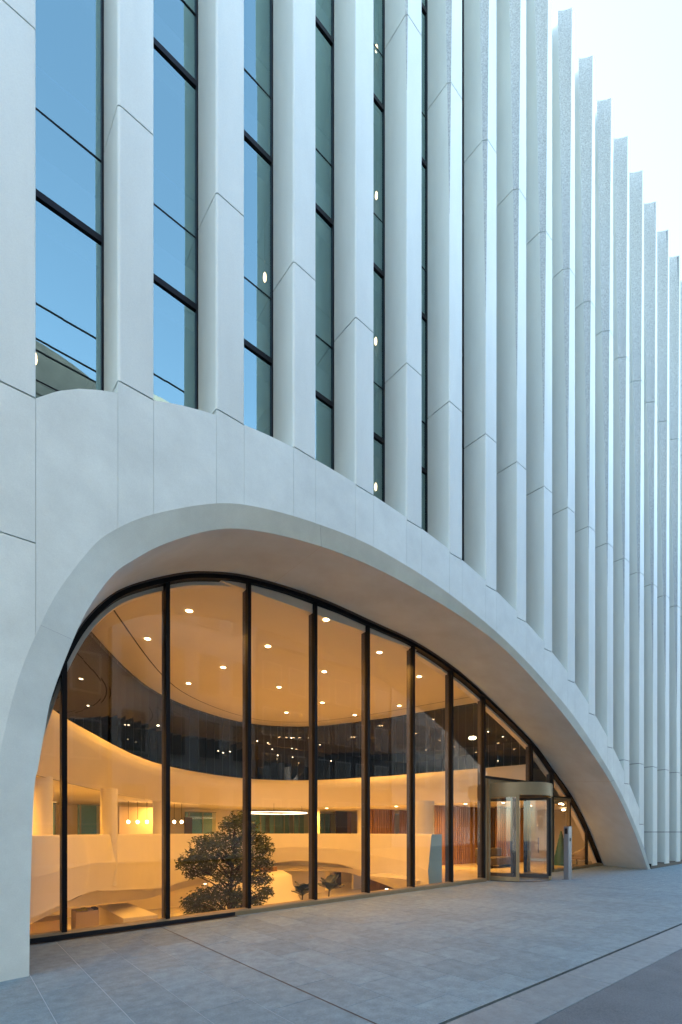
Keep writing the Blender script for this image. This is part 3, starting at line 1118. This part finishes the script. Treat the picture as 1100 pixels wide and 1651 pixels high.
teal_front(305, 349, 1309, BY, 2)
teal_front(405, 436, 1312, BY, 2)
teal_front(443, 474, 1312, BY, 2)
teal_front(483, 498, 1312, BY, 1)
teal_front(524, 542, 1312, BY, 2)
teal_front(130, 161, 1297, 19.0, 1)
teal_front(66, 92, 1292, 17.0, 1)
for (u0, u1, v0, Y, m_) in ((298, 310, 1318, 21.5, 'slat_dark'), (542, 560, 1305, 21.5, 'slat_dark'), (560, 566, 1305, 21.55, 'wood')):
    back_panel('door_panel', u0, u1, v0, 1345, Y, m_)
# glazed meeting room with hanging bulbs
back_panel('meeting_room_back', 192, 252, 1302, 1345, 20.6, 'cream')
for u in (207, 222, 237, 281, 293):
    p = px(u, 1325.5, 19.6)
    pd = tube('pendant_lamp', [p + Vector((0, 0, 0.9)), p + Vector((0, 0, 0.06))], 0.008, 'black', None, 5)
    nm = {207: 'first', 222: 'second', 237: 'third', 281: 'fourth', 293: 'last'}[u]
    tag(pd, 'small hanging bulb on a black cord in the lobby back room, %s from the left' % nm, 'lamp', 'bulbs hanging in the back room')
    lathe('bulb', [(0.01, 0.07), (0.05, 0.045), (0.062, 0.0), (0.04, -0.05), (0.01, -0.062)], 'lamp', pd, p, 10)
# timber walls on the right
def slat_wall(x0, x1, Y, z1):
    wl = box('timber_wall', (x0, Y, ZF), (x1, Y + 0.05, z1), 'wood', B)
    n = int((x1 - x0) / 0.16)
    for k in range(n):
        x = x0 + (k + 0.5) * (x1 - x0) / n
        box('slat', (x - 0.05, Y - 0.05, ZF), (x + 0.05, Y - 0.001, z1), 'wood', wl)


slat_wall(q_of(596) * 18.5, q_of(636) * 18.5, 18.5, ZR0 + 0.05)
slat_wall(q_of(645) * 18.5, q_of(664) * 18.5, 18.5, ZR0 + 0.05)
slat_wall(q_of(700) * 14.0, q_of(800) * 14.0, 14.0, ZR0 + 0.05)
slat_wall(q_of(800) * 13.0, q_of(850) * 13.0, 13.0, ZR0 + 0.05)
# columns
for (u, Y, r) in ((176, 14.6, 0.22), (256, 19.0, 0.22), (585, 19.6, 0.30), (508, 20.0, 0.25), (683, 12.6, 0.42), (60, 12.4, 0.3)):
    lathe('column', [(r, ZF), (r, ZR0 + 0.06)], 'plaster', B, (q_of(u) * Y, Y, 0), 28)
# ring shaped ceiling lamp
rc = px(446, 1311, 18.2)
pts = [rc + Vector((1.35 * math.cos(2 * math.pi * k / 40), 1.35 * math.sin(2 * math.pi * k / 40), 0)) for k in range(41)]
rl = tube('ring_lamp', pts, 0.012, 'lamp_ring', None, 6)
tag(rl, 'large thin glowing ring lamp hanging behind the indoor tree', 'lamp')
for k in (0, 13, 26):
    tube('cord', [pts[k], pts[k] + Vector((0, 0, 0.35))], 0.006, 'black', rl, 4)
# downlights in the high ceiling
WARM = (1.0, 0.46, 0.07)


def lamp_light(name, loc, energy, size, spread=170):
    ld = bpy.data.lights.new(name, 'AREA')
    ld.shape = 'DISK'
    ld.size = size
    ld.energy = energy
    ld.color = WARM
    ld.spread = R(spread)
    o = bpy.data.objects.new(name, ld)
    o.location = loc
    return o


for (u, v) in ((305, 985), (238, 1030), (360, 1076), (304, 1102), (432, 1042), (450, 1108), (462, 1149), (526, 999), (523, 1083), (520, 1133), (572, 1153), (612, 1052), (644, 1138), (676, 1091)):
    p = pz(u, v, ZC - EYE)
    d_ = lathe('downlight', [(0.07, -0.006), (0.055, -0.014), (0.05, -0.014)], 'lamp', B, p, 16)
    link(lamp_light('downlight_light', (p.x, p.y, p.z - 0.05), 10, 0.14, 130), d_)
# downlights under the balcony ring and in the lower level
for k in range(6, len(oval) - 4, 9):
    p = oval[k] - inward(oval, k) * 1.5
    d_ = lathe('downlight', [(0.07, -0.01), (0.06, -0.016)], 'lamp', B, at_z(p, ZR0 + 0.05), 12)
    link(lamp_light('downlight_light', (p.x, p.y, ZR0 - 0.01), 18, 0.15), d_)
for (x, y) in ((17.5, 11.0), (20.5, 11.5), (18.5, 15.5), (-1.0, 12.5), (-1.5, 16.5)):
    d_ = lathe('downlight', [(0.07, -0.01), (0.06, -0.016)], 'lamp', B, (x, y, ZR0 + 0.05), 12)
    link(lamp_light('downlight_light', (x, y, ZR0 - 0.01), 9 if x > 0 else 6, 0.15), d_)
for (x, y) in ((0, 13), (1.0, 19), (5, 22), (9.5, 22), (14, 22), (14.8, 15), (19, 22.5), (20.6, 28.2)):
    d_ = lathe('downlight', [(0.07, -0.01), (0.06, -0.016)], 'lamp', B, (x, y, EYE - 2.47), 12)
    link(lamp_light('downlight_light', (x, y, EYE - 2.52), 16, 0.15), d_)

# ------------------------------------------------------------------ furniture and plants in the lobby
# indoor tree
TXY = (q_of(372) * 13.2, 13.2)
tree = empty('indoor_tree', (TXY[0], TXY[1], ZL))
tag(tree, 'dark leafy indoor tree rising from the lower floor behind the lobby glass', 'tree')
H0 = EYE - ZL
rnd = random.Random(3)
tv, tf = tube_verts([(0, 0, 0), (0.05, 0.02, 0.9), (-0.03, 0, 1.6), (0.02, 0.03, 2.4), (0.1, 0, 3.3), (0.15, 0, 4.1)], [0.10, 0.085, 0.07, 0.055, 0.035, 0.012], 8)
mesh('trunk', tv, tf, 'bark', tree, True)
clumps = []
# (right offset, height relative to the eye, radius) read across the crown
for (ro, h, r_) in ((0.25, 0.35, .38), (-0.05, 0.22, .30), (0.55, 0.15, .34), (-0.75, -0.35, .38), (-0.35, -0.30, .45), (0.15, -0.25, .5), (0.75, -0.25, .42), (1.05, -0.5, .30),
                    (-1.1, -0.75, .42), (-1.45, -0.95, .30), (-0.6, -0.80, .48), (-0.05, -0.8, .52), (0.55, -0.75, .48), (0.95, -0.95, .36), (-0.85, -1.15, .34), (-1.25, -1.25, .26),
                    (0.3, -1.3, .45), (0.85, -1.45, .40), (-0.25, -1.3, .30), (1.1, -1.75, .26), (-0.9, -1.95, .42), (-0.35, -1.85, .42), (0.2, -1.9, .45), (0.75, -2.0, .36),
                    (-1.25, -2.15, .36), (-0.7, -2.4, .48), (0.0, -2.4, .5), (0.6, -2.5, .45), (-1.2, -2.6, .4), (0.95, -2.5, .28), (0.05, -2.9, .5), (-0.6, -2.9, .45)):
    for _ in range(2):
        clumps.append((Vector((ro * SA - 0.0, -ro * CA, h + H0)) + Vector((CA, SA, 0)) * rnd.uniform(-0.55, 0.55), r_))
lv, lf = [], []
for c, r_ in clumps:
    for _ in range(int(330 * r_ ** 1.6 / 0.3)):
        d = Vector((rnd.gauss(0, 1), rnd.gauss(0, 1), rnd.gauss(0, 1))).normalized() * (r_ * rnd.random() ** 0.5)
        d.z *= 0.75
        p = c + d
        ax = Vector((rnd.gauss(0, 1), rnd.gauss(0, 1), rnd.gauss(0, .5))).normalized()
        sd_ = ax.cross(Vector((rnd.gauss(0, 1), rnd.gauss(0, 1), rnd.gauss(0, 1)))).normalized()
        l_, w_ = rnd.uniform(.045, .085), rnd.uniform(.014, .026)
        b = len(lv)
        lv += [p - ax * l_, p + sd_ * w_, p + ax * l_, p - sd_ * w_]
        lf.append((b, b + 1, b + 2, b + 3))
crown = mesh('crown', lv, lf, 'leaf', tree)
for c, r_ in clumps[::2]:
    zz = max(1.4, c.z - 0.7)
    st = Vector((0.05, 0, zz))
    tube('branch', [st, st.lerp(c, 0.5) + Vector((0, 0, 0.08)), c], [0.035, 0.022, 0.008], 'bark', tree, 5)


# broad leaved plants by the glass
def broad_plant(cx, cy, z0, n, h, label):
    r2 = random.Random(int(cx * 100))
    pl = lathe('potted_plant', [(0.16, 0), (0.22, 0.3), (0.24, 0.34), (0.2, 0.34)], 'greyfab', None, (cx, cy, z0), 18)
    tag(pl, label, 'plant')
    tube('stem', [(cx, cy, z0 + 0.3), (cx + 0.03, cy, z0 + 0.3 + h * 0.6)], 0.018, 'bark', pl, 6)
    for k in range(n):
        a = k * 2.4 + r2.uniform(-.3, .3)
        L_ = r2.uniform(.22, .34)
        el = r2.uniform(0.15, 1.0)
        base = Vector((cx + 0.03, cy, z0 + 0.3 + h * r2.uniform(.35, .65)))
        d = Vector((math.cos(a) * math.cos(el), math.sin(a) * math.cos(el), math.sin(el)))
        s = d.cross(Vector((0, 0, 1))).normalized()
        up = s.cross(d)
        vs, fs = [], []
        prof = [(0, .012), (.12, .03), (.3, .10), (.55, .15), (.82, .12), (1, .008)]
        for t, wd in prof:
            c = base + d * (L_ * 1.3 * t) - Vector((0, 0, 1)) * (0.05 * t * t) 
            vs += [c - s * wd + up * .015, c - up * .01, c + s * wd + up * .015]
        for j in range(len(prof) - 1):
            b = j * 3
            fs += [(b, b + 1, b + 4, b + 3), (b + 1, b + 2, b + 5, b + 4)]
        mesh('leaf', vs, fs, 'leaf_big', pl, True)


pA, pB = px(487, 1445, 9.9), px(530, 1440, 10.1)
shelf = box('planter_ledge', (5.2, YG + 0.35, EYE - 2.25), (9.4, YG + 1.7, EYE - 2.1), 'plaster', B)
broad_plant(pA.x, pA.y, EYE - 2.1, 12, 0.55, 'smaller broad-leaved plant just inside the lobby glass')
broad_plant(pB.x, pB.y, EYE - 2.1, 15, 0.62, 'larger broad-leaved plant just inside the lobby glass')

# rope barrier in the lower niche
rb = empty('rope_barrier', (19.7, 26.6, ZL))
tag(rb, 'rope barrier with two posts in the lit opening of the lower floor', 'barrier')
for x in (0, 1.5):
    lathe('barrier_post', [(0.16, 0), (0.16, .02), (0.03, .04), (0.025, 1.0), (0.045, 1.02), (0.03, 1.06)], 'steel', rb, (x, 0, 0), 14)
tube('rope', [(1.5 * k / 10, 0, 0.98 - 0.28 * (1 - (k / 5 - 1) ** 2)) for k in range(11)], 0.022, 'greyfab', rb, 6)
kiosk = box('ticket_kiosk', (21.35, 26.9, ZL), (21.95, 27.5, ZL + 1.1), 'greyfab', None, 0.03)
tag(kiosk, 'dark grey waist-high kiosk beside the rope barrier downstairs', 'kiosk')
box('screen', (21.4, 26.88, ZL + 0.75), (21.9, 26.898, ZL + 1.05), 'black', kiosk)

# low cabinets at the lower left
tb = empty('display_cabinet', (2.2, 15.6, ZL))
tag(tb, 'low wooden cabinet with papers on top, below the left lobby windows', 'cabinet')
tz_ = EYE - 2.35 - ZL
box('body', (-1.1, -0.4, 0), (0.25, 0.4, tz_ - 0.12), 'cream', tb, 0.01)
box('worktop', (-1.15, -0.45, tz_ - 0.115), (0.28, 0.45, tz_ - 0.07), 'cream', tb, 0.008)
rk = box('magazine_rack', (2.75, 15.2, ZL), (3.35, 15.9, ZL + tz_ + 0.1), 'cream', None, 0.02)
tag(rk, 'pale rack topped with lime green and dark brochures in the lobby hollow', 'rack')
for k in range(4):
    o = box('brochure', (2.8 + k * .14, 15.25, ZL + tz_ + 0.105), (2.92 + k * .14, 15.6, ZL + tz_ + 0.13 + 0.03 * (k % 2)), ['yellow', 'yellow', 'cream', 'greyfab'][k], None, 0.004)
    tag(o, ['lime green brochure pile at the left of the rack top', 'lime green brochure pile second on the rack top', 'cream brochure pile third on the rack top', 'dark brochure pile at the right of the rack top'][k], 'brochures')
lt = box('white_bench', (3.9, 14.8, ZL), (4.9, 18.0, ZL + tz_ - 0.15), 'plaster', None, 0.02)
tag(lt, 'long white bench block running back beside the brochure rack', 'bench')

# right corner of the lobby: armchair, green cone, pendant lamps
ax_, ay_ = q_of(930) * 10.2, 10.2
ac = empty('armchair', (ax_, ay_, ZF))
ac.rotation_euler = (0, 0, R(200))
tag(ac, 'cream shell armchair seen through the glass right of the side door', 'armchair')
rows = []
for k in range(13):
    a = R(-20 + 220 * k / 12)
    hh = 0.45 + 0.42 * math.sin(R(180 * k / 12)) ** 0.7
    rows.append([(0.30 * math.cos(a), 0.30 * math.sin(a), 0.30), (0.38 * math.cos(a), 0.38 * math.sin(a), 0.45), (0.46 * math.cos(a), 0.48 * math.sin(a), hh)])
loft('shell', rows, 'cream', ac, True, 0.05)
lathe('seat', [(0.30, 0.28), (0.36, 0.33), (0.36, 0.42), (0.30, 0.46)], 'cream', ac, (0, 0, 0), 24)
lathe('base', [(0.26, 0.0), (0.26, 0.02), (0.03, 0.04), (0.03, 0.28)], 'steel', ac, (0, 0, 0), 20)
cn = lathe('cone_sculpture', [(0.36, 0.0), (0.35, 0.03)] + [(0.35 - 0.31 * k / 16 - (0.012 if k % 2 else 0), 0.05 + 1.5 * k / 16) for k in range(17)], 'teal', None, (q_of(905) * 10.6, 10.6, ZF), 28)
tag(cn, 'tall dark green cone standing behind the side door glass', 'sculpture')
for (u, v, Y, s, lb) in ((762, 1190, 11.5, 0.16, 'glowing pendant lamp hanging high behind the lobby glass left of the door'), (905, 1297, 11.5, 0.13, 'glowing pendant lamp low behind the side door, upper of two'), (909, 1306, 11.6, 0.10, 'glowing pendant lamp low behind the side door, lower of two')):
    p = px(u, v, Y)
    ztop = ZC if v < 1250 else ZR0 + 0.05
    pd = tube('pendant_lamp', [Vector((p.x, p.y, ztop)), p + Vector((0, 0, s * .4))], 0.008, 'black', None, 5)
    tag(pd, lb, 'lamp')
    lathe('shade', [(0.02, s * .45), (s * .8, s * .3), (s, 0), (s * .8, -s * .3), (0.02, -s * .42)], 'lamp', pd, p, 18)
    if v < 1250:
        for j in (-1, 1):
            pass
so = empty('lounge_sofa', (q_of(800) * 11.8, 11.8, ZF))
tag(so, 'dark low sofa glimpsed through the revolving door glass', 'sofa')
box('seat', (-0.9, -0.4, 0.12), (0.9, 0.4, 0.44), 'greyfab', so, 0.05)
box('backrest', (-0.9, 0.28, 0.44), (0.9, 0.45, 0.82), 'greyfab', so, 0.05)
for x in (-0.8, 0.8):
    box('leg', (x - .03, -0.35, 0), (x + .03, 0.35, 0.12), 'black', so)

# ------------------------------------------------------------------ lamps in the offices above
for k, (u, v, Y) in enumerate(((427, 447, 7.75), (607, 78, 7.75), (607, 315, 7.75), (606, 550, 7.75), (606, 785, 7.75), (56, 578, 7.75))):
    p = px(u, v, Y)
    o = lathe('office_lamp', [(0.01, .085), (.025, .055), (.032, 0), (.025, -.055), (.01, -.085)], 'lamp_office', None, p, 12)
    zc = min([z for z in BARS if z > p.z + 0.05] or [TOP]) - 0.28
    tag(o, 'lit lamp in the upper offices, ' + ['in the third window strip', 'topmost of the fifth window strip', 'second from the top of the fifth window strip', 'third from the top of the fifth window strip', 'lowest of the fifth window strip', 'at the left edge of the first window strip'][k], 'lamp', 'lit lamps in the upper offices')
    tube('cord', [p + Vector((0, 0, .09)), Vector((p.x, p.y, zc))], 0.006, 'black', o, 4)

# ------------------------------------------------------------------ the other side of the street, mirrored in the glass
far_pave = sheet('far_pavement', -60, 120, -9.2, -6.6, 0.10, 'paver')


def far_house(name, x0, x1, h, m, label, cols, rows_, arch=False, depth=10, y=-9.2):
    t = empty(name, (0, 0, 0))
    tag(t, label, 'building')
    box('wall', (x0, y - depth, -0.4), (x1, y, h), m, t)
    box('cornice', (x0 - 0.1, y + 0.002, h - 1.0), (x1 + 0.1, y + 0.45, h - 0.7), m, t)
    box('cornice', (x0 - 0.1, y + 0.002, h - 0.15), (x1 + 0.1, y + 0.6, h + 0.15), m, t)
    for r in range(rows_):
        for c in range(cols):
            xc = x0 + (c + .5) * (x1 - x0) / cols
            zc = 1.6 + r * (h - 3) / rows_ + 0.6
            wd, hh = 0.6, (h - 3) / rows_ * 0.55
            f = box('window', (xc - wd - .12, y + 0.002, zc - .1), (xc + wd + .12, y + 0.08, zc + hh + .12), 'old_pale', t)
            box('pane', (xc - wd, y + 0.081, zc), (xc + wd, y + 0.10, zc + hh), 'old_glass', f)
    if arch:
        for (rx, rz, dz, yy) in ((4.3, 2.3, 0, 0.5), (3.9, 1.95, 0.05, 0.62), (3.4, 1.5, 0.05, 0.55)):
            poly = [(x0 + (x1 - x0) / 2 + 1.2 + rx * math.cos(math.pi * k / 24), h + 0.15 + dz + rz * math.sin(math.pi * k / 24)) for k in range(25)]
            prism_xz('gable', poly, y - 0.6, y + yy, m, t)
    return t


far_house('stone_townhouse', -4.0, 6.4, EYE + 18.0, 'old_stone', 'grey stone townhouse with an arched gable, mirrored in the lower left window', 5, 5, True)
far_house('pale_townhouse', 6.6, 15, EYE + 20.8, 'old_pale', 'tall pale rendered townhouse mirrored beside the arched gable', 4, 5)
far_house('low_townhouse', 15.2, 27, EYE + 13.0, 'old_stone', 'lower grey townhouse mirrored in the right part of the lobby glass', 6, 4)
far_house('long_townhouse', 27.2, 46, EYE + 14.5, 'old_pale', 'long pale townhouse at the far end of the opposite street side', 9, 4)
far_house('corner_townhouse', -22, -4.2, EYE + 15.5, 'old_pale', 'pale townhouse behind the photographer on the left', 7, 4)
for (yy, zz, lb) in ((-5.0, 18.6, 'upper overhead cable mirrored in the lower left window'), (-5.2, 17.55, 'middle overhead cable mirrored in the lower left window'), (-5.5, 17.4, 'lowest overhead cable mirrored in the lower left window')):
    o = tube('overhead_cable', [(-30, yy, EYE + zz), (0, yy, EYE + zz - 0.1), (50, yy, EYE + zz)], 0.035, 'black', None, 5)
    tag(o, lb, 'cable')
